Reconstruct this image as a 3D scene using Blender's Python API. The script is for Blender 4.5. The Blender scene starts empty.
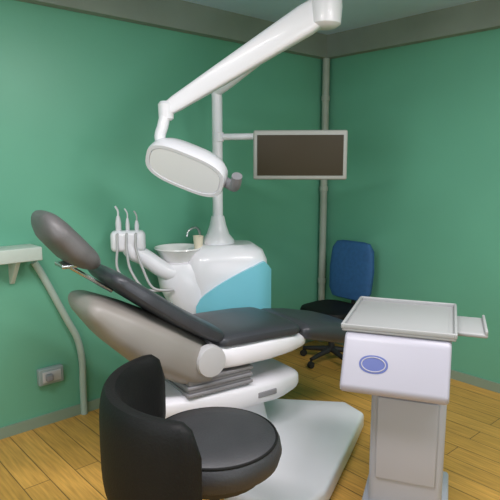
import bpy, bmesh, math, random
from mathutils import Vector, Matrix, Euler
PI = math.pi
R = math.radians
random.seed(4)
C = bpy.context.scene.collection
sc = bpy.context.scene

# ------------------------------------------------------------------ camera geometry
F = 550.0
HZ = 165.0
H = 1.55
PITCH = math.atan((250 - HZ) / F)
FWD = Vector((0, math.cos(PITCH), -math.sin(PITCH)))
UP = Vector((0, math.sin(PITCH), math.cos(PITCH)))
EYE = Vector((0, 0, H))
def ray(px, py):
    return FWD + Vector((1, 0, 0)) * ((px - 250) / F) + UP * ((250 - py) / F)
def P(px, py, d):            # point at world depth y = d
    r = ray(px, py); return EYE + r * (d / r.y)
def G(px, py, z=0.0):        # point at height z
    r = ray(px, py); return EYE + r * ((z - H) / r.z)

# ------------------------------------------------------------------ materials
def mat(name, col, rough=0.5, metal=0.0, spec=0.5, bump=0.0, bscale=60, var=0.0, vscale=6, coat=0.0):
    m = bpy.data.materials.new(name); m.use_nodes = True
    nt = m.node_tree; b = nt.nodes['Principled BSDF']
    b.inputs['Base Color'].default_value = (*col, 1)
    b.inputs['Roughness'].default_value = rough
    b.inputs['Metallic'].default_value = metal
    b.inputs['Specular IOR Level'].default_value = spec
    b.inputs['Coat Weight'].default_value = coat
    tc = nt.nodes.new('ShaderNodeTexCoord')
    if var > 0:
        n = nt.nodes.new('ShaderNodeTexNoise'); n.inputs['Scale'].default_value = vscale
        n.inputs['Detail'].default_value = 5
        nt.links.new(tc.outputs['Object'], n.inputs['Vector'])
        r = nt.nodes.new('ShaderNodeValToRGB')
        r.color_ramp.elements[0].position = 0.3; r.color_ramp.elements[1].position = 0.7
        r.color_ramp.elements[0].color = (*[c * (1 - var) for c in col], 1)
        r.color_ramp.elements[1].color = (*[min(1, c * (1 + var)) for c in col], 1)
        nt.links.new(n.outputs['Fac'], r.inputs['Fac'])
        nt.links.new(r.outputs['Color'], b.inputs['Base Color'])
    if bump > 0:
        n2 = nt.nodes.new('ShaderNodeTexNoise'); n2.inputs['Scale'].default_value = bscale
        n2.inputs['Detail'].default_value = 4
        nt.links.new(tc.outputs['Object'], n2.inputs['Vector'])
        bp = nt.nodes.new('ShaderNodeBump'); bp.inputs['Strength'].default_value = bump
        bp.inputs['Distance'].default_value = 0.004
        nt.links.new(n2.outputs['Fac'], bp.inputs['Height'])
        nt.links.new(bp.outputs['Normal'], b.inputs['Normal'])
    return m

def floor_mat():
    m = bpy.data.materials.new('ochre_plank_floor'); m.use_nodes = True
    nt = m.node_tree; b = nt.nodes['Principled BSDF']
    tc = nt.nodes.new('ShaderNodeTexCoord')
    br = nt.nodes.new('ShaderNodeTexBrick')
    br.inputs['Scale'].default_value = 1.0
    br.inputs['Brick Width'].default_value = 1.2; br.inputs['Row Height'].default_value = 0.13
    br.inputs['Mortar Size'].default_value = 0.0025
    br.inputs['Color1'].default_value = (0.71, 0.39, 0.09, 1)
    br.inputs['Color2'].default_value = (0.57, 0.315, 0.068, 1)
    br.inputs['Mortar'].default_value = (0.20, 0.11, 0.03, 1)
    nt.links.new(tc.outputs['Object'], br.inputs['Vector'])
    mp = nt.nodes.new('ShaderNodeMapping'); mp.inputs['Scale'].default_value = (2.0, 30, 1)
    nt.links.new(tc.outputs['Object'], mp.inputs['Vector'])
    n = nt.nodes.new('ShaderNodeTexNoise'); n.inputs['Scale'].default_value = 2.5; n.inputs['Detail'].default_value = 7
    nt.links.new(mp.outputs['Vector'], n.inputs['Vector'])
    r = nt.nodes.new('ShaderNodeValToRGB')
    r.color_ramp.elements[0].position = .3; r.color_ramp.elements[1].position = .7
    r.color_ramp.elements[0].color = (.72, .70, .66, 1); r.color_ramp.elements[1].color = (1.12, 1.1, 1.05, 1)
    nt.links.new(n.outputs['Fac'], r.inputs['Fac'])
    mx = nt.nodes.new('ShaderNodeMix'); mx.data_type = 'RGBA'; mx.blend_type = 'MULTIPLY'
    mx.inputs[0].default_value = 1
    nt.links.new(br.outputs['Color'], mx.inputs[6]); nt.links.new(r.outputs['Color'], mx.inputs[7])
    nt.links.new(mx.outputs[2], b.inputs['Base Color'])
    b.inputs['Roughness'].default_value = 0.42
    bp = nt.nodes.new('ShaderNodeBump'); bp.inputs['Strength'].default_value = .3; bp.inputs['Distance'].default_value = .002
    nt.links.new(br.outputs['Fac'], bp.inputs['Height']); bp.invert = True
    nt.links.new(bp.outputs['Normal'], b.inputs['Normal'])
    return m

M = dict(
    wall=mat('green_wall_paint', (0.145, 0.42, 0.285), 0.36, bump=.10, bscale=35, var=.05, vscale=1.3),
    ceil=mat('dull_blue_grey_ceiling_paint', (0.52, 0.68, 0.82), 0.7, bump=.2, bscale=25, var=.05, vscale=2),
    trim=mat('olive_grey_trim', (0.25, 0.285, 0.24), 0.6, bump=.1, var=.08, vscale=3),
    base=mat('grey_green_baseboard', (0.25, 0.33, 0.25), 0.5),
    floor=floor_mat(),
    white=mat('white_enamel', (0.82, 0.81, 0.85), 0.32, coat=.15, bump=.02, bscale=200),
    pwhite=mat('white_plastic', (0.76, 0.75, 0.79), 0.42, bump=.03, bscale=220),
    shell=mat('grey_beige_moulded_plastic', (0.27, 0.25, 0.225), 0.45, bump=.04, bscale=180),
    grey=mat('light_grey_plastic', (0.50, 0.495, 0.50), 0.45, bump=.03, bscale=200),
    mgrey=mat('mid_grey_plastic', (0.24, 0.235, 0.25), 0.5, bump=.03, bscale=200),
    vinyl=mat('charcoal_vinyl_upholstery', (0.045, 0.048, 0.056), 0.38, bump=.25, bscale=140, var=.1, vscale=9),
    hvinyl=mat('worn_grey_vinyl_upholstery', (0.12, 0.115, 0.115), 0.45, bump=.25, bscale=140, var=.15, vscale=9),
    black=mat('black_leatherette', (0.007, 0.007, 0.007), 0.6, spec=.25, bump=.3, bscale=120, var=.1, vscale=8),
    seatblack=mat('dark_grey_leatherette', (0.038, 0.038, 0.042), 0.5, bump=.3, bscale=120, var=.1, vscale=8),
    rubber=mat('black_rubber', (0.02, 0.02, 0.02), 0.6, bump=.1),
    chrome=mat('brushed_steel', (0.62, 0.62, 0.63), 0.25, metal=1.0, bump=.02, bscale=300),
    cart=mat('off_white_powder_coat', (0.385, 0.375, 0.43), 0.38, bump=.02, bscale=220),
    tray=mat('grey_tray_plastic', (0.35, 0.355, 0.355), 0.45, bump=.03, bscale=220),
    pedestal=mat('cool_grey_powder_coat', (0.40, 0.41, 0.46), 0.45, bump=.02, bscale=220),
    cyan=mat('turquoise_plastic', (0.22, 0.62, 0.74), 0.28, coat=.3, bump=.02, bscale=200),
    ceramic=mat('white_glazed_ceramic', (0.86, 0.85, 0.84), 0.12, coat=.4, bump=.01),
    cream=mat('cream_paper', (0.80, 0.72, 0.56), 0.7, bump=.05),
    blue=mat('dark_blue_fabric', (0.022, 0.10, 0.25), 0.75, bump=.35, bscale=250, var=.12, vscale=30),
    logo=mat('blue_print', (0.085, 0.11, 0.30), 0.45, var=.04),
    screen=mat('dark_brown_glass_screen', (0.052, 0.042, 0.026), 0.45, spec=.12, bump=.005),
    frame=mat('pale_grey_plastic_bezel', (0.33, 0.34, 0.31), 0.45, bump=.02),
    pvc=mat('weathered_pvc_pipe', (0.38, 0.42, 0.36), 0.5, bump=.03, var=.06),
    pale=mat('pale_painted_board', (0.55, 0.62, 0.56), 0.45, bump=.03, var=.04),
    conduit=mat('pale_green_grey_conduit', (0.40, 0.50, 0.44), 0.5, bump=.03),
    box=mat('grey_socket_plastic', (0.30, 0.37, 0.37), 0.45, bump=.02),
    glass=mat('frosted_lamp_lens', (0.92, 0.92, 0.94), 0.25, spec=.6, bump=.03, bscale=90),
)

# ------------------------------------------------------------------ mesh helpers
class MB:
    def __init__(s): s.bm = bmesh.new()
    def _xf(s, vs, mx):
        if mx is not None: bmesh.ops.transform(s.bm, matrix=mx, verts=vs)
    def box(s, c, size, bevel=0.0, seg=3, mx=None):
        g = bmesh.ops.create_cube(s.bm, size=1.0); vs = g['verts']
        bmesh.ops.scale(s.bm, vec=Vector(size), verts=vs)
        if bevel > 0:
            es = list({e for v in vs for e in v.link_edges})
            r = bmesh.ops.bevel(s.bm, geom=es, offset=bevel, segments=seg, profile=.5, affect='EDGES')
            vs = list({v for f in r['faces'] for v in f.verts} | {v for v in vs if v.is_valid})
        bmesh.ops.translate(s.bm, vec=Vector(c), verts=vs)
        s._xf(vs, mx); return s
    def loft(s, rings, cap=True, closed=False):
        rs = [[s.bm.verts.new(p) for p in ring] for ring in rings]
        n = len(rs[0]); m = len(rs)
        for i in range(m if closed else m - 1):
            a, b = rs[i], rs[(i + 1) % m]
            for k in range(n):
                s.bm.faces.new((a[k], a[(k + 1) % n], b[(k + 1) % n], b[k]))
        if cap and not closed:
            s.bm.faces.new(list(reversed(rs[0]))); s.bm.faces.new(rs[-1])
        return s
    def tube(s, pts, r, n=12, cap=True, closed=False):
        pts = [Vector(p) for p in pts]; m = len(pts); rings = []
        rr = r if isinstance(r, (list, tuple)) else [r] * m
        prev = None
        for i, p in enumerate(pts):
            if closed: t = pts[(i + 1) % m] - pts[i - 1]
            else: t = pts[min(i + 1, m - 1)] - pts[max(i - 1, 0)]
            t.normalize()
            if prev is None:
                a = Vector((0, 0, 1)) if abs(t.z) < .9 else Vector((1, 0, 0))
                u = t.cross(a).normalized()
            else:
                u = (prev - t * prev.dot(t)).normalized()
            prev = u; v = t.cross(u)
            rings.append([p + (u * math.cos(2 * PI * k / n) + v * math.sin(2 * PI * k / n)) * rr[i] for k in range(n)])
        return s.loft(rings, cap, closed)
    def lathe(s, prof, mx=None, n=32):
        rings = [[Vector((max(r, 1e-4) * math.cos(2 * PI * k / n), max(r, 1e-4) * math.sin(2 * PI * k / n), z)) for k in range(n)] for r, z in prof]
        if mx is not None: rings = [[mx @ p for p in ring] for ring in rings]
        return s.loft(rings, True)
    def prism(s, poly, z0, z1, bevel=0.0, seg=3, mx=None):
        a = [s.bm.verts.new((x, y, z0)) for x, y in poly]
        f = s.bm.faces.new(a)
        r = bmesh.ops.extrude_face_region(s.bm, geom=[f])
        top = [g for g in r['geom'] if isinstance(g, bmesh.types.BMVert)]
        bmesh.ops.translate(s.bm, vec=(0, 0, z1 - z0), verts=top)
        vs = a + top
        if bevel > 0:
            es = list({e for v in vs for e in v.link_edges})
            r = bmesh.ops.bevel(s.bm, geom=es, offset=bevel, segments=seg, profile=.5, affect='EDGES')
            vs = list({v for f in r['faces'] for v in f.verts} | {v for v in vs if v.is_valid})
        s._xf(vs, mx); return s
    def build(s, name, m, parent=None, smooth=True, loc=None, rot=None):
        bmesh.ops.recalc_face_normals(s.bm, faces=s.bm.faces)
        me = bpy.data.meshes.new(name); s.bm.to_mesh(me); s.bm.free()
        me.materials.append(M[m])
        if smooth:
            me.shade_smooth()
            try: me.set_sharp_from_angle(angle=R(38))
            except Exception: pass
        o = bpy.data.objects.new(name, me); C.objects.link(o)
        if loc is not None: o.location = loc
        if rot is not None: o.rotation_euler = rot
        if parent is not None: o.parent = parent
        return o

def sring(c, u, v, a, b, e=3.2, n=28):     # superellipse ring
    out = []
    for k in range(n):
        t = 2 * PI * k / n; ct, st = math.cos(t), math.sin(t)
        out.append(Vector(c) + Vector(u) * (a * math.copysign(abs(ct) ** (2 / e), ct)) + Vector(v) * (b * math.copysign(abs(st) ** (2 / e), st)))
    return out

def pad(mb, path, wid, thk, e=3.4, round_end=.05, off=0.0):
    """cushion along a path of (x, z) points in the XZ plane; wid / thk = per-point lists (full sizes)."""
    pts = [Vector((x, 0, z)) for x, z in path]
    # resample
    L = [0]
    for i in range(1, len(pts)): L.append(L[-1] + (pts[i] - pts[i - 1]).length)
    N = 26; rings = []
    def samp(arr, s):
        for i in range(1, len(L)):
            if s <= L[i] + 1e-9:
                t = (s - L[i - 1]) / (L[i] - L[i - 1]); return arr[i - 1] * (1 - t) + arr[i] * t
        return arr[-1]
    for k in range(N + 1):
        s = L[-1] * (0.5 - 0.5 * math.cos(PI * k / N))
        p = samp(pts, s); q0 = samp(pts, max(0, s - .03)); q1 = samp(pts, min(L[-1], s + .03))
        t = (q1 - q0).normalized(); nrm = Vector((-t.z, 0, t.x))
        if nrm.z < 0: nrm = -nrm
        d = min(s, L[-1] - s)
        k2 = 1.0 if d >= round_end else math.sqrt(max(0.0, 1 - (1 - d / round_end) ** 2))
        w = samp(wid, s) / 2; h = samp(thk, s) / 2
        wr = max(w - round_end * (1 - k2), .01); hr = max(h * (0.25 + .75 * k2), .004)
        rings.append(sring(p + nrm * off, (0, 1, 0), nrm, wr, hr, e))
    return mb.loft(rings)

def smooth_path(pts, n=8):                  # Catmull-Rom
    pts = [Vector(p) for p in pts]; out = []
    for i in range(len(pts) - 1):
        p0 = pts[max(i - 1, 0)]; p1 = pts[i]; p2 = pts[i + 1]; p3 = pts[min(i + 2, len(pts) - 1)]
        for k in range(n):
            t = k / n
            out.append(.5 * ((2 * p1) + (p2 - p0) * t + (2 * p0 - 5 * p1 + 4 * p2 - p3) * t * t + (3 * p1 - p0 - 3 * p2 + p3) * t ** 3))
    out.append(pts[-1]); return out

def thing(name, label, cat, loc=(0, 0, 0), rz=0, group=None):
    o = bpy.data.objects.new(name, None); C.objects.link(o)
    o.location = loc; o.rotation_euler = (0, 0, rz); o.empty_display_size = .1
    o['label'] = label; o['category'] = cat
    if group: o['group'] = group
    return o
def tag(o, label, cat, group=None):
    o['label'] = label; o['category'] = cat
    if group: o['group'] = group
    return o
def struct(o):
    o['kind'] = 'structure'; return o
def frame_mx(o, z, x=None):                 # matrix with origin o and z axis along z
    z = Vector(z).normalized()
    x = Vector(x) if x is not None else (Vector((1, 0, 0)) if abs(z.x) < .9 else Vector((0, 1, 0)))
    y = z.cross(x).normalized(); x = y.cross(z).normalized()
    m = Matrix.Identity(4)
    for i in range(3):
        m[i][0], m[i][1], m[i][2], m[i][3] = x[i], y[i], z[i], o[i]
    return m

# ------------------------------------------------------------------ room
CO = G(320, 338, 0); CO.z = 0
A = math.atan(620 / (F / math.cos(PITCH)))
DL = Vector((-math.sin(A), -math.cos(A), 0))      # along the left wall, from the corner towards us
DR = Vector((math.cos(A), -math.sin(A), 0))       # along the right wall
LL, LR, ZC = 5.3, 4.7, 2.60
RZ = math.atan2(DR.y, DR.x)                       # room frame: local x = DR, local y = -DL
def RW(a, b, z=0): return CO + DL * a + DR * b + Vector((0, 0, z))   # a along left wall, b along right wall
def wall(name, p0, p1, thick_dir, m='wall', z0=0, z1=ZC):
    mb = MB(); t = thick_dir * .12
    poly = [(p0.x, p0.y), (p1.x, p1.y), ((p1 + t).x, (p1 + t).y), ((p0 + t).x, (p0 + t).y)]
    mb.prism(poly, z0, z1)
    return struct(mb.build(name, m, smooth=False))
def room_box(name, a0, a1, b0, b1, z0, z1, m, bevel=0.0):
    mb = MB()
    poly = [(RW(a, b).x, RW(a, b).y) for a, b in ((a0, b0), (a1, b0), (a1, b1), (a0, b1))]
    mb.prism(poly, z0, z1, bevel)
    return struct(mb.build(name, m, smooth=False))
fl = MB(); fl.box((LR / 2, -LL / 2, -.05), (LR + .24, LL + .24, .1))
struct(fl.build('floor', 'floor', smooth=False, loc=CO, rot=(0, 0, RZ)))
room_box('ceiling', -.12, LL + .12, -.12, LR + .12, ZC, ZC + .1, 'ceil')
room_box('wall_left', -.12, LL + .12, -.12, 0, 0, ZC, 'wall')
room_box('wall_right', -.12, 0, 0, LR + .12, 0, ZC, 'wall')
# rear walls (behind the viewer) with a window opening each
def wall_with_window(name, fixed, along, lo, hi, w0, w1, z0, z1, wn):
    mb = MB()
    def add(l0, l1, y0, y1):
        f0, f1 = fixed
        if along == 'b': q = ((f0, l0), (f1, l0), (f1, l1), (f0, l1))
        else: q = ((l0, f0), (l1, f0), (l1, f1), (l0, f1))
        mb.prism([(RW(a, b).x, RW(a, b).y) for a, b in q], y0, y1)
    add(lo, w0, 0, ZC); add(w1, hi, 0, ZC); add(w0, w1, 0, z0); add(w0, w1, z1, ZC)
    struct(mb.build(name, 'wall', smooth=False))
    fr = MB(); mid = (fixed[0] + fixed[1]) / 2
    def bar(l0, l1, y0, y1):
        if along == 'b': q = ((mid - .025, l0), (mid + .025, l0), (mid + .025, l1), (mid - .025, l1))
        else: q = ((l0, mid - .025), (l1, mid - .025), (l1, mid + .025), (l0, mid + .025))
        fr.prism([(RW(a, b).x, RW(a, b).y) for a, b in q], y0, y1)
    bar(w0, w0 + .05, z0, z1); bar(w1 - .05, w1, z0, z1); bar((w0 + w1) / 2 - .02, (w0 + w1) / 2 + .02, z0, z1)
    bar(w0, w1, z0, z0 + .05); bar(w0, w1, z1 - .05, z1)
    struct(fr.build(wn, 'white', smooth=False))
wall_with_window('wall_back', (LL, LL + .12), 'b', 0, LR, 1.2, 3.0, .95, 2.15, 'window_1')
wall_with_window('wall_side', (LR, LR + .12), 'a', 0, LL, 2.3, 4.1, .95, 2.15, 'window_2')
# trims
ZB = 2.42
room_box('trim_1', 0, LL, 0, .07, ZB, ZC, 'trim')
room_box('trim_2', 0, .07, .07, LR, ZB, ZC, 'trim')
room_box('baseboard_left', 0, LL, 0, .014, 0, .065, 'base')
room_box('baseboard_right', 0, .014, .014, LR, 0, .065, 'base')

def Wl(px, py, off=0.0):                    # pixel -> left wall surface (offset into the room)
    r = ray(px, py); n = DR
    t = ((CO + DR * off) - EYE).dot(n) / r.dot(n)
    return EYE + r * t
def ab(p): return ((p - CO).dot(DL), (p - CO).dot(DR))

# corner pipe
cp = MB(); c0 = RW(.055, .055)
cp.tube([(c0.x, c0.y, 0), (c0.x, c0.y, ZB - .002)], .03, 16)
o = cp.build('drain_pipe', 'pvc')
tag(o, 'grey vertical pipe running floor to trim in the corner of the green walls', 'pipe')
for z in (.55, 1.35, 2.1):
    b = MB(); b.lathe([(.031, -.02), (.036, -.018), (.036, .018), (.031, .02)], Matrix.Translation((c0.x, c0.y, z)))
    b.box((0, 0, 0), (.02, .075, .03), .003, mx=Matrix.Translation((c0 - (CO + Vector((0, 0, 0))) * 0 + Vector((0.012, .03, 0))).to_tuple() and (c0.x - .0, c0.y + .02, z)))
    b.build('pipe_clip', 'pvc', o)

# wall shelf on the left
p = Wl(31, 250); a_s, _ = ab(p); zs = p.z
sh = thing('wall_shelf', 'pale wall shelf on the green wall at the left edge of the photo', 'shelf', RW(a_s, 0, zs), RZ)
m_ = MB(); m_.box((.085, -.75, 0), (.17, 1.5, .075), .006); m_.build('shelf_board', 'pale', sh)
for y in (-.12, -.75, -1.38):
    b = MB(); b.prism([(0, 0), (.14, 0), (.02, -.14), (0, -.14)], -.012, .012, .002,
                      mx=Matrix.Translation((.0, y, -.037)) @ Matrix.Rotation(PI / 2, 4, 'X'))
    b.build('bracket', 'pale', sh)
# conduit pipe from the shelf, diagonal, then down to the floor
cpts = [Wl(34, 262, .022), Wl(44, 278, .022), Wl(66, 318, .022), Wl(77, 338, .022), Wl(82, 360, .022), Wl(83, 385, .022)]
end = Wl(84, 404, .022); end.z = .001
cm = MB(); cm.tube(smooth_path(cpts + [end], 7), .021, 12)
o = cm.build('conduit', 'conduit'); tag(o, 'pale conduit slanting down the green wall from the shelf end to the floor', 'conduit')
q = Wl(49, 374); aq, _ = ab(q)
so = thing('wall_socket', 'small grey socket box low on the green wall beside the slanting conduit', 'socket', RW(aq, 0, q.z), RZ)
b = MB(); b.box((.02, 0, 0), (.04, .15, .10), .008); b.build('socket_box', 'box', so)
b = MB(); b.box((.043, 0, 0), (.008, .11, .065), .003); b.build('face_plate', 'grey', so)
b = MB(); b.box((.06, -.02, 0), (.035, .04, .04), .006); b.build('plug', 'mgrey', so)

# ------------------------------------------------------------------ dental chair
hinge = Vector((-.28, 2.82, 0)); CA = R(33.7)
ch = thing('dental_chair', 'reclined dental chair with charcoal upholstery on white lift housing and floor base', 'dental chair', hinge, CA)
# back and seat directions
bp_path = [(.03, .655), (-.06, .70), (-.22, .80), (-.40, .93), (-.535, 1.035)]
m_ = MB(); pad(m_, bp_path, [.46, .50, .54, .52, .42], [.08, .09, .095, .09, .07], off=.035); m_.build('backrest', 'vinyl', ch)
m_ = MB(); pad(m_, [(.05, .60), (-.08, .655), (-.24, .755), (-.42, .885), (-.565, 1.0)], [.44, .50, .52, .48, .38], [.18, .26, .27, .20, .09], e=3.0, off=-.085)
bs = m_.build('backrest_shell', 'shell', ch); bs['label'] = 'grey beige moulded back shell'
m_ = MB(); pad(m_, [(-.545, 1.10), (-.64, 1.175), (-.72, 1.265), (-.77, 1.345)], [.30, .36, .36, .27], [.09, .13, .125, .08], e=2.6, round_end=.06, off=.0)
hr = m_.build('headrest', 'hvinyl', ch); hr['label'] = 'worn grey headrest cushion'
m_ = MB()
for y in (-.04, .04): m_.tube([(-.47, y, .965), (-.56, y, 1.03), (-.66, y, 1.10)], .010, 10)
m_.box((-.66, 0, 1.105), (.08, .13, .02), .006, mx=None); m_.build('headrest_bracket', 'chrome', ch)
m_ = MB(); pad(m_, [(.0, .66), (.12, .665), (.35, .66), (.52, .65)], [.48, .52, .52, .50], [.08, .085, .085, .08], off=.01); m_.build('seat', 'vinyl', ch)
m_ = MB(); pad(m_, [(.53, .64), (.70, .605), (.88, .56), (1.03, .525)], [.50, .48, .46, .42], [.10, .13, .14, .11], off=.0); m_.build('leg_rest', 'vinyl', ch)
m_ = MB(); pad(m_, [(-.06, .585), (.1, .59), (.3, .59), (.45, .59), (.60, .585)], [.42, .50, .52, .50, .42], [.14, .145, .14, .12, .07], e=4.5, round_end=.06)
ss = m_.build('seat_shell', 'white', ch); ss['label'] = 'white seat housing below the cushion'
m_ = MB()
for i in range(5):
    z0 = .428 + i * .019
    m_.box((.02, -.02, z0), (.38 - .016 * (i % 2), .40 - .016 * (i % 2), .018), .005)
m_.build('bellows', 'mgrey', ch)
# lift housing
m_ = MB(); pad(m_, [(-.40, .37), (-.2, .36), (.1, .345), (.4, .335), (.60, .34)], [.30, .42, .46, .44, .32], [.09, .13, .15, .15, .10], e=4.0, round_end=.08)
lh = m_.build('lift_housing', 'pwhite', ch); lh['label'] = 'white lift housing'
m_ = MB(); m_.loft([sring((.17, 0, z), (1, 0, 0), (0, 1, 0), a, b_, 3.5) for z, a, b_ in ((.09, .26, .17), (.12, .24, .155), (.22, .215, .14), (.285, .21, .14))]); m_.build('column', 'pwhite', ch)
inv = (Matrix.Translation(hinge) @ Matrix.Rotation(CA, 4, 'Z')).inverted()
foot = [G(212, 418, .0), G(268, 412, .0), G(345, 416, .0), G(364, 428, .0), G(352, 455, .0), G(326, 510, 0), G(300, 530, .0), G(225, 512, .0)]
poly = [(inv @ v).to_2d() for v in foot]
m_ = MB(); m_.prism([(v.x, v.y) for v in poly], 0.0, .10, .022, 4)
bpz = m_.build('base_plate', 'white', ch); bpz['label'] = 'white floor base of the chair'
m_ = MB(); m_.lathe([(.05, 0), (.075, .004), (.08, .02), (.08, .05)], frame_mx(Vector((-.06, -.225, .60)), (0, 1, 0)) @ Matrix.Translation((0, 0, -.045)))
m_.build('hinge_cover', 'grey', ch)
m_ = MB(); m_.box((.30, -.222, .34), (.12, .014, .03), .004); sw = m_.build('control_strip', 'mgrey', ch)

# ------------------------------------------------------------------ cuspidor unit
cd = 3.62
cu0 = P(222, 240, cd); cu = thing('cuspidor_unit', 'white and turquoise dental spittoon unit standing behind the dental chair', 'spittoon unit', (cu0.x, cu0.y, 0), R(12))
ZT = cu0.z - .02
# body: rounded cabinet
m_ = MB(); secs = [(0, .15, .16), (.05, .155, .165), (.35, .17, .175), (.55, .20, .19), (.70, .255, .20), (.82, .275, .20), (ZT - .10, .27, .195), (ZT - .04, .24, .17), (ZT, .17, .12)]
m_.loft([sring((.035 - (a - .15) * .15, 0, z), (1, 0, 0), (0, 1, 0), a, b_, 4.0, 40) for z, a, b_ in secs]); m_.build('cabinet', 'white', cu)
# turquoise front shield with curved top edge, following the front of the cabinet
def shield(mb):
    rows = []
    n = 18
    for i in range(n + 1):
        t = i / n; x = -.20 + .50 * t
        ztop = .66 + (ZT - .10 - .66) * min(1, (t * 1.15)) ** .62
        ztop = min(ztop, ZT - .085)
        if t > .9: ztop -= (t - .9) * .6
        zbot = .42
        yb = -.222 + (.0 if t < .75 else ((t - .75) / .25) ** 2 * .07) + (0 if t > .2 else (.2 - t) * .15)
        rows.append((x, yb, zbot, ztop))
    fr = [[Vector((x, y, zb + (zt - zb) * k / 6)) for k in range(7)] for x, y, zb, zt in rows]
    bk = [[v + Vector((0, .05, 0)) for v in r_] for r_ in fr]
    mb.loft([f + list(reversed(b_)) for f, b_ in zip(fr, bk)])
m_ = MB(); shield(m_); pn = m_.build('front_shield', 'cyan', cu); pn['label'] = 'turquoise front shield'
# side wing turquoise
# bowl on the left
bx = -.29
m_ = MB(); m_.lathe([(.03, -.13), (.07, -.12), (.125, -.06), (.15, -.005), (.158, .0), (.155, .008), (.14, .0), (.11, -.055), (.05, -.105), (.0, -.11)], Matrix.Translation((bx, -.03, ZT - .02)), 40)
m_.build('bowl', 'ceramic', cu)
m_ = MB(); m_.loft([sring((bx * x_, -.03, z), (1, 0, 0), (0, 1, 0), a, b_, 2.6, 32) for x_, z, a, b_ in ((.45, .45, .12, .12), (.62, .60, .16, .15), (.85, .76, .17, .165), (.98, ZT - .16, .155, .15), (1.0, ZT - .11, .13, .13), (1.0, ZT - .10, .09, .09))]); m_.build('bowl_support', 'white', cu)
m_ = MB(); m_.tube(smooth_path([(-.14, .05, ZT - .03), (-.14, .05, ZT + .06), (-.17, .02, ZT + .105), (-.22, -.01, ZT + .09), (-.235, -.02, ZT + .05)], 6), .009, 10); m_.build('rinse_spout', 'chrome', cu)
# assistant holder arm to the left
hp = (Matrix.Translation(cu.location) @ Matrix.Rotation(R(12), 4, 'Z')).inverted()
ha = hp @ P(128, 236, 3.35)
m_ = MB(); m_.tube(smooth_path([(-.22, -.10, ZT - .17), (-.36, -.13, ZT - .16), (ha.x + .10, ha.y + .01, ha.z - .14), (ha.x + .03, ha.y, ha.z - .10), (ha.x, ha.y, ha.z - .05)], 7), .054, 18); m_.build('holder_arm', 'white', cu)
m_ = MB(); m_.box((ha.x, ha.y, ha.z - .03), (.21, .10, .13), .03, 4); hd = m_.build('instrument_holder', 'white', cu)
for k, dx in enumerate((-.055, .0, .055)):
    top = (cu.matrix_world if False else (Matrix.Translation(cu.location) @ Matrix.Rotation(R(12), 4, 'Z'))) @ Vector((ha.x + dx, ha.y - .01, ha.z + .02))
    nm = ('suction_tip', 'saliva_ejector', 'air_syringe')[k]
    lab = ('wide white suction handpiece resting leftmost in the white instrument holder',
           'slim white saliva ejector resting in the middle of the white instrument holder',
           'white air syringe with grey nozzle resting rightmost in the white instrument holder')[k]
    t_ = thing(nm, lab, 'dental instrument', top)
    r_ = (.017, .012, .013)[k]; hgt = (.105, .09, .075)[k]
    m_ = MB(); m_.lathe([(r_ * .8, -.0), (r_, .008), (r_ * 1.05, hgt * .6), (r_ * .8, hgt * .85), (r_ * .6, hgt)]); m_.build('handle', 'pwhite', t_)
    m_ = MB(); m_.tube(smooth_path([(0, 0, hgt - .005), (0, 0, hgt + .03), (-.015, -.005, hgt + .06)], 5), r_ * .38, 10); m_.build('nozzle', ('pwhite', 'pwhite', 'grey')[k], t_)
    m_ = MB(); m_.tube(smooth_path([(0, -.045, -.03), (.0, -.048, -.09), (.02 * k, -.05, -.22), (.10, -.04, -.34), (.22, .0, -.36)], 6), .008, 10)
    # hose in front of the holder
    m_.tube([(0, -.0, .004), (0, -.046, -.005), (0, -.045, -.035)], .008, 10)
    m_.build('hose', 'grey', t_)
# cup
cl = (Matrix.Translation(cu.location) @ Matrix.Rotation(R(12), 4, 'Z'))
m_ = MB(); m_.box((-.165, -.06, ZT - .045), (.10, .10, .03), .01); m_.build('cup_shelf', 'white', cu)
cpw = cl @ Vector((-.165, -.06, ZT - .03))
m_ = MB(); m_.lathe([(.024, 0), (.025, .001), (.034, .088), (.036, .09), (.033, .09), (.023, .004), (0, .004)], None, 28)
tag(m_.build('paper_cup', 'cream', loc=cpw), 'cream paper cup standing on the white and turquoise spittoon unit', 'cup')

# ------------------------------------------------------------------ operating lamp on a bent post
post_b = P(218, 240, cd); post_t = P(217, 92, cd); elbow = P(325, 8, 2.95); lend = P(166, 110, 3.0)
la = thing('dental_lamp', 'white articulated dental lamp on a post above the spittoon unit', 'lamp', (post_b.x, post_b.y, post_b.z - .03))
Lo = Vector(la.location)
def L(v): return Vector(v) - Lo
m_ = MB()
kn = post_t.lerp(elbow, .12)
m_.tube(smooth_path([L(post_b) - Vector((0, 0, .018)), L(post_b.lerp(post_t, .5)), L(post_t) - Vector((0, 0, .06)), L(post_t), L(kn), L(post_t.lerp(elbow, .55)), L(elbow) - Vector((0, 0, .04))], 8), .034, 18); m_.build('post', 'white', la)
m_ = MB(); m_.lathe([(.11, .0), (.108, .02), (.075, .06), (.055, .12), (.042, .18)], Matrix.Translation(L(post_b) - Vector((0, 0, .019)))); m_.build('post_collar', 'white', la)
m_ = MB(); m_.lathe([(.06, -.095), (.082, -.08), (.088, 0), (.082, .09), (.06, .105)], Matrix.Translation(L(elbow))); m_.build('elbow_joint', 'white', la)
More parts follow.
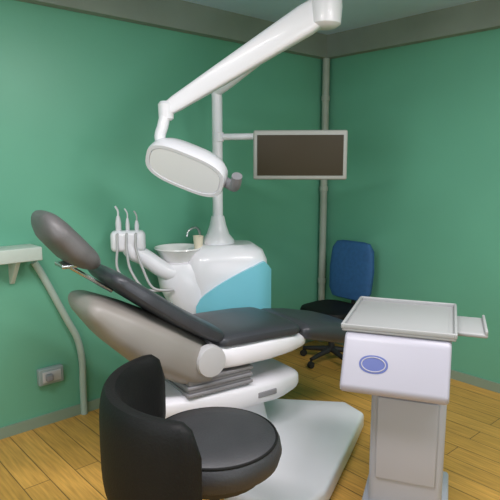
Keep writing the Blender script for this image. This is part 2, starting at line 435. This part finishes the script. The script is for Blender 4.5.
# spring arm: tapered box section
ax = (lend - elbow); al = ax.length; axn = ax.normalized(); side = axn.cross(Vector((0, 0, 1))).normalized(); upn = side.cross(axn)
m_ = MB(); m_.loft([sring(L(elbow + axn * (al * t)), side, upn, a, b_, 4.5, 24) for t, a, b_ in ((.0, .04, .05), (.02, .055, .07), (.12, .058, .075), (.55, .045, .058), (.93, .034, .042), (1.0, .028, .034))]); m_.build('spring_arm', 'white', la)
m_ = MB(); m_.lathe([(.028, -.055), (.04, -.045), (.042, .03), (.03, .045)], Matrix.Translation(L(lend))); m_.build('swivel_joint', 'white', la)
head = P(188, 166, 2.98)
# yoke
m_ = MB(); hx = P(157, 158, 2.98)
m_.tube(smooth_path([L(lend), L(P(163, 125, 2.98)), L(P(160, 138, 2.98)), L(P(166, 150, 2.98))], 7), .03, 14); m_.build('yoke', 'white', la)
# head: wide rounded housing, lens facing down to the headrest
tgt = Vector((-.62, 2.2, 1.0)); fdir = (tgt - head).normalized()
xa = (P(224, 180, 2.98) - P(152, 156, 2.98)).normalized()
mxh = frame_mx(L(head), fdir, xa)
def HP(p): return mxh @ Vector(p)
m_ = MB(); rings = []
for z, a, b_ in ((-.105, .05, .03), (-.10, .10, .055), (-.07, .165, .085), (-.02, .195, .105), (.04, .20, .11), (.055, .197, .107), (.055, .18, .092), (.048, .178, .09)):
    rings.append([HP(p) for p in sring((0, 0, z), (1, 0, 0), (0, 1, 0), a * 1.12, b_ * 1.12, 3.0, 40)])
m_.loft(rings); lhd = m_.build('lamp_head', 'white', la)
m_ = MB(); m_.loft([[HP(p) for p in sring((0, 0, z), (1, 0, 0), (0, 1, 0), .197, .0985, 3.0, 40)] for z in (.046, .052)]); m_.build('lens', 'glass', lhd)
for sx in (1,):
    m_ = MB(); m_.tube([HP(p) for p in smooth_path([(.205, .0, .0), (.245, .0, .01), (.275, .02, .035), (.28, .06, .05), (.275, .11, .055)], 6)], .028, 14)
    hnd = m_.build('handle', 'mgrey', la); hnd['label'] = 'grey grip at the right end of the lamp head'

# ------------------------------------------------------------------ monitor on an arm from the post
mc = P(300, 155, 3.42)
mo = thing('monitor', 'flat monitor with pale bezel and dark brown screen on an arm beside the lamp post', 'monitor', mc, R(-4))
m_ = MB(); m_.box((0, .012, 0), (.575, .035, .30), .012, 3); m_.build('casing', 'frame', mo)
m_ = MB(); m_.box((0, -.0065, -.002), (.525, .006, .245), .001); m_.build('screen', 'screen', mo)
m_ = MB(); m_.box((0, .05, .03), (.14, .05, .14), .01); m_.build('mount_block', 'grey', mo)
inv = (Matrix.Translation(mc) @ Matrix.Rotation(R(-4), 4, 'Z')).inverted()
pj = inv @ P(218, 137, cd); 
m_ = MB(); m_.tube([(pj.x, pj.y, pj.z), (-.12, .085, pj.z), (-.0, .06, .03)], .021, 12); m_.build('arm', 'white', mo)
m_ = MB(); m_.lathe([(.032, -.03), (.038, -.028), (.038, .028), (.032, .03)], Matrix.Translation(pj)); m_.build('clamp', 'white', mo)

# ------------------------------------------------------------------ delivery cart on the right
CR = R(-20); c_fl = Vector((.39, 2.17, 0))
ca = thing('delivery_cart', 'white dental delivery cart with a blue mark on its front panel', 'dental cart', c_fl, CR)
W_, D_ = .41, .48
# housing profile in (y,z): sloping front
prof = [(-.10, .66), (-.115, .69), (-.02, .865), (.0, .88), (D_, .88), (D_, .66)]
m_ = MB(); m_.prism([(y, z) for y, z in prof], 0, W_, .014, 4, mx=Matrix(((0, 0, 1, 0), (1, 0, 0, 0), (0, 1, 0, 0), (0, 0, 0, 1)))); m_.build('housing', 'cart', ca)
# top tray with lip
m_ = MB(); m_.box((W_ / 2, D_ / 2 + .005, .889), (W_ + .03, D_ + .02, .016), .006)
for c_, s_ in (((W_ / 2, -.002, .903), (W_ + .03, .012, .02)), ((W_ / 2, D_ + .012, .903), (W_ + .03, .012, .02)), ((-.012, D_ / 2, .903), (.012, D_ + .02, .02)), ((W_ + .012, D_ / 2, .903), (.012, D_ + .02, .02))):
    m_.box(c_, s_, .004)
tt = m_.build('top_tray', 'tray', ca)
m_ = MB(); m_.box((W_ / 2, D_ / 2, .8985), (W_ - .03, D_ - .03, .003), .001); mt = m_.build('tray_mat', 'tray', tt)
# side wing at the right
m_ = MB(); m_.box((W_ + .075, .26, .875), (.12, .26, .018), .007); m_.box((W_ + .128, .26, .888), (.012, .26, .02), .004); m_.build('side_shelf', 'tray', ca)
# pedestal
m_ = MB(); m_.box((.255, .22, .375), (.30, .34, .58), .03, 4); pd = m_.build('pedestal', 'pedestal', ca); pd['label'] = 'grey pedestal'
m_ = MB(); m_.box((.255, .045, .42), (.24, .012, .36), .004); dr = m_.build('pedestal_panel', 'pedestal', ca)
m_ = MB(); m_.box((.255, .22, .075), (.36, .46, .05), .015, 3); m_.build('base', 'pedestal', ca)
for x in (.11, .40):
    for y in (.03, .41):
        m_ = MB(); m_.lathe([(.012, -.012), (.025, -.011), (.025, .011), (.012, .012)], frame_mx(Vector((x, y, .025)), (1, 0, 0)), 20)
        m_.box((x, y, .045), (.034, .03, .014), .003); m_.build('caster', 'rubber', ca)
# blue mark on the sloping front panel
nrm = Vector((0, -.175, .095)).normalized(); upv = Vector((0, .095, .175)).normalized()
def fp(x, s, off=0.0): return Vector((x, -.115, .69)) + upv * s + nrm * off
mxp = Matrix.Identity(4)
ctr = fp(.125, .098, .0)
for i in range(3):
    mxp[i][0] = (1, 0, 0)[i]; mxp[i][1] = upv[i]; mxp[i][2] = nrm[i]; mxp[i][3] = ctr[i]
m_ = MB(); m_.loft([[mxp @ p_ for p_ in sring((0, 0, z), (1, 0, 0), (0, 1, 0), .056, .036, 2.2, 36)] for z in (-.003, .0015)])
lg = m_.build('emblem', 'logo', ca); lg['label'] = 'blue oval emblem'
m_ = MB(); m_.tube([mxp @ Vector((.046 * math.cos(2 * PI * k / 40), .028 * math.sin(2 * PI * k / 40), .0015)) for k in range(40)], .0022, 8, closed=True)
m_.build('emblem_rim', 'cart', lg)

# ------------------------------------------------------------------ black operator stool in the foreground
sc0 = G(214, 437, .53); st = thing('operator_stool', 'black padded operator stool in the foreground beside the dental chair', 'stool', (sc0.x, sc0.y, 0), R(6))
m_ = MB(); m_.lathe([(.02, .42), (.21, .425), (.248, .45), (.258, .485), (.252, .52), (.228, .545), (.15, .558), (.0, .558)], None, 48); m_.build('seat', 'seatblack', st)
m_ = MB(); m_.tube([Vector((.2385 * math.cos(2 * PI * k / 60), .2385 * math.sin(2 * PI * k / 60), .537)) for k in range(60)], .005, 8, closed=True); m_.build('piping', 'black', st)
m_ = MB(); m_.lathe([(.10, .385), (.19, .395), (.2, .42), (.10, .425)], None, 32); m_.build('seat_pan', 'rubber', st)
# wrap backrest to the left (-x)
m_ = MB(); rings = []
N = 30; a0, a1 = R(122), R(262)
for k in range(N + 1):
    t = k / N; a = a0 + (a1 - a0) * t; ct = Vector((math.cos(a), math.sin(a), 0)); e_ = min(1, math.sqrt(max(0, 1 - (2 * t - 1) ** 8)) + .15)
    rings.append(sring(ct * .375 + Vector((0, 0, .565)), ct, (0, 0, 1), .042 * e_, .205 * (.35 + .65 * e_), 3.2, 24))
m_.loft(rings); m_.build('backrest', 'black', st)
m_ = MB(); m_.tube(smooth_path([(-.08, -.02, .405), (-.22, -.03, .39), (-.34, -.035, .40), (-.365, -.035, .46)], 6), .026, 12); m_.build('back_bracket', 'rubber', st)
m_ = MB(); m_.tube([(0, 0, .10), (0, 0, .24)], .032, 16); m_.tube([(0, 0, .23), (0, 0, .395)], .02, 16); m_.build('gas_lift', 'rubber', st)
for k in range(5):
    a = 2 * PI * k / 5 + .3; d = Vector((math.cos(a), math.sin(a), 0))
    m_ = MB(); m_.tube([d * .02 + Vector((0, 0, .12)), d * .15 + Vector((0, 0, .105)), d * .27 + Vector((0, 0, .075))], [.028, .023, .016], 12); lg_ = m_.build('leg', 'rubber', st)
    m_ = MB(); sd = Vector((-d.y, d.x, 0))
    m_.lathe([(.01, -.018), (.026, -.016), (.026, .016), (.01, .018)], frame_mx(d * .27 + Vector((0, 0, .026)), sd), 18); m_.tube([d * .27 + Vector((0, 0, .03)), d * .27 + Vector((0, 0, .075))], .008, 8)
    m_.build('caster', 'rubber', lg_)

# ------------------------------------------------------------------ blue-backed chair in the corner
bc = P(349, 270, 4.35); bxy = Vector((bc.x, bc.y, 0)); fa = math.atan2(DL.y, DL.x)
bcen = bxy + DL * .20
bl = thing('office_chair', 'dark blue backed office chair in the room corner behind the white cart', 'chair', bcen, fa)
m_ = MB(); m_.loft([sring((-.22 - (z - .6) * .08, 0, z), (0, 1, 0), (1, 0, 0), a, t_, 3.5, 30) for z, a, t_ in ((.475, .12, .012), (.485, .17, .03), (.55, .205, .036), (.72, .215, .036), (.88, .20, .034), (.935, .16, .028), (.945, .11, .012))]); m_.build('backrest', 'blue', bl)
m_ = MB(); m_.loft([sring((0, 0, z), (1, 0, 0), (0, 1, 0), a, b_, 3.6, 30) for z, a, b_ in ((.375, .17, .17), (.385, .20, .205), (.42, .215, .22), (.445, .205, .21), (.455, .16, .165))]); m_.build('seat', 'black', bl)
m_ = MB(); m_.tube(smooth_path([(-.06, 0, .37), (-.20, 0, .365), (-.265, 0, .41), (-.265, 0, .58)], 6), .018, 10); m_.build('back_bracket', 'rubber', bl)
m_ = MB(); m_.tube([(0, 0, .08), (0, 0, .38)], .026, 14); m_.build('gas_lift', 'rubber', bl)
for k in range(5):
    a = 2 * PI * k / 5; d = Vector((math.cos(a), math.sin(a), 0))
    m_ = MB(); m_.tube([d * .02 + Vector((0, 0, .10)), d * .24 + Vector((0, 0, .07))], [.025, .015], 10); l_ = m_.build('leg', 'rubber', bl)
    m_ = MB(); m_.lathe([(.01, -.016), (.026, -.015), (.026, .015), (.01, .016)], frame_mx(d * .24 + Vector((0, 0, .026)), Vector((-d.y, d.x, 0))), 16); m_.tube([d * .24 + Vector((0, 0, .03)), d * .24 + Vector((0, 0, .07))], .008, 8); m_.build('caster', 'rubber', l_)

# ------------------------------------------------------------------ light
def area(name, loc, direction, sx, sy, power, col):
    l = bpy.data.lights.new(name, 'AREA'); l.shape = 'RECTANGLE'; l.size = sx; l.size_y = sy; l.energy = power; l.color = col
    o = bpy.data.objects.new(name, l); C.objects.link(o); o.location = loc
    o.rotation_euler = Vector(direction).to_track_quat('-Z', 'Z').to_euler(); return o
area('daylight_through_rear_window', RW(LL + .02, 2.1, 1.55), -DL, 1.7, 1.1, 26, (1.0, .95, 1.0))
area('daylight_through_side_window', RW(3.2, LR + .02, 1.55), -DR, 1.7, 1.1, 26, (1.0, .95, 1.0))
area('ceiling_tube_light', Vector((-.55, 1.25, ZC - .06)), (0, 0, -1), 1.25, .3, 42, (1.0, .94, .97))
area('ceiling_tube_light', Vector((1.3, 1.7, ZC - .06)), (0, 0, -1), 1.25, .3, 42, (1.0, .94, .97))
w = bpy.data.worlds.new('daylight'); sc.world = w; w.use_nodes = True
bg = w.node_tree.nodes['Background']; bg.inputs[0].default_value = (.75, .85, 1, 1); bg.inputs[1].default_value = 1.0

cam = bpy.data.cameras.new('camera'); co = bpy.data.objects.new('camera', cam); C.objects.link(co)
cam.sensor_width = 36; cam.lens = 36 * F / 500; co.location = EYE; co.rotation_euler = (PI / 2 - PITCH, 0, 0)
cam.clip_start = .02
sc.camera = co
sc.view_settings.view_transform = 'Standard'; sc.view_settings.look = 'None'; sc.view_settings.gamma = 1
sc.view_settings.use_curve_mapping = False
sc.view_settings.exposure = 0.0
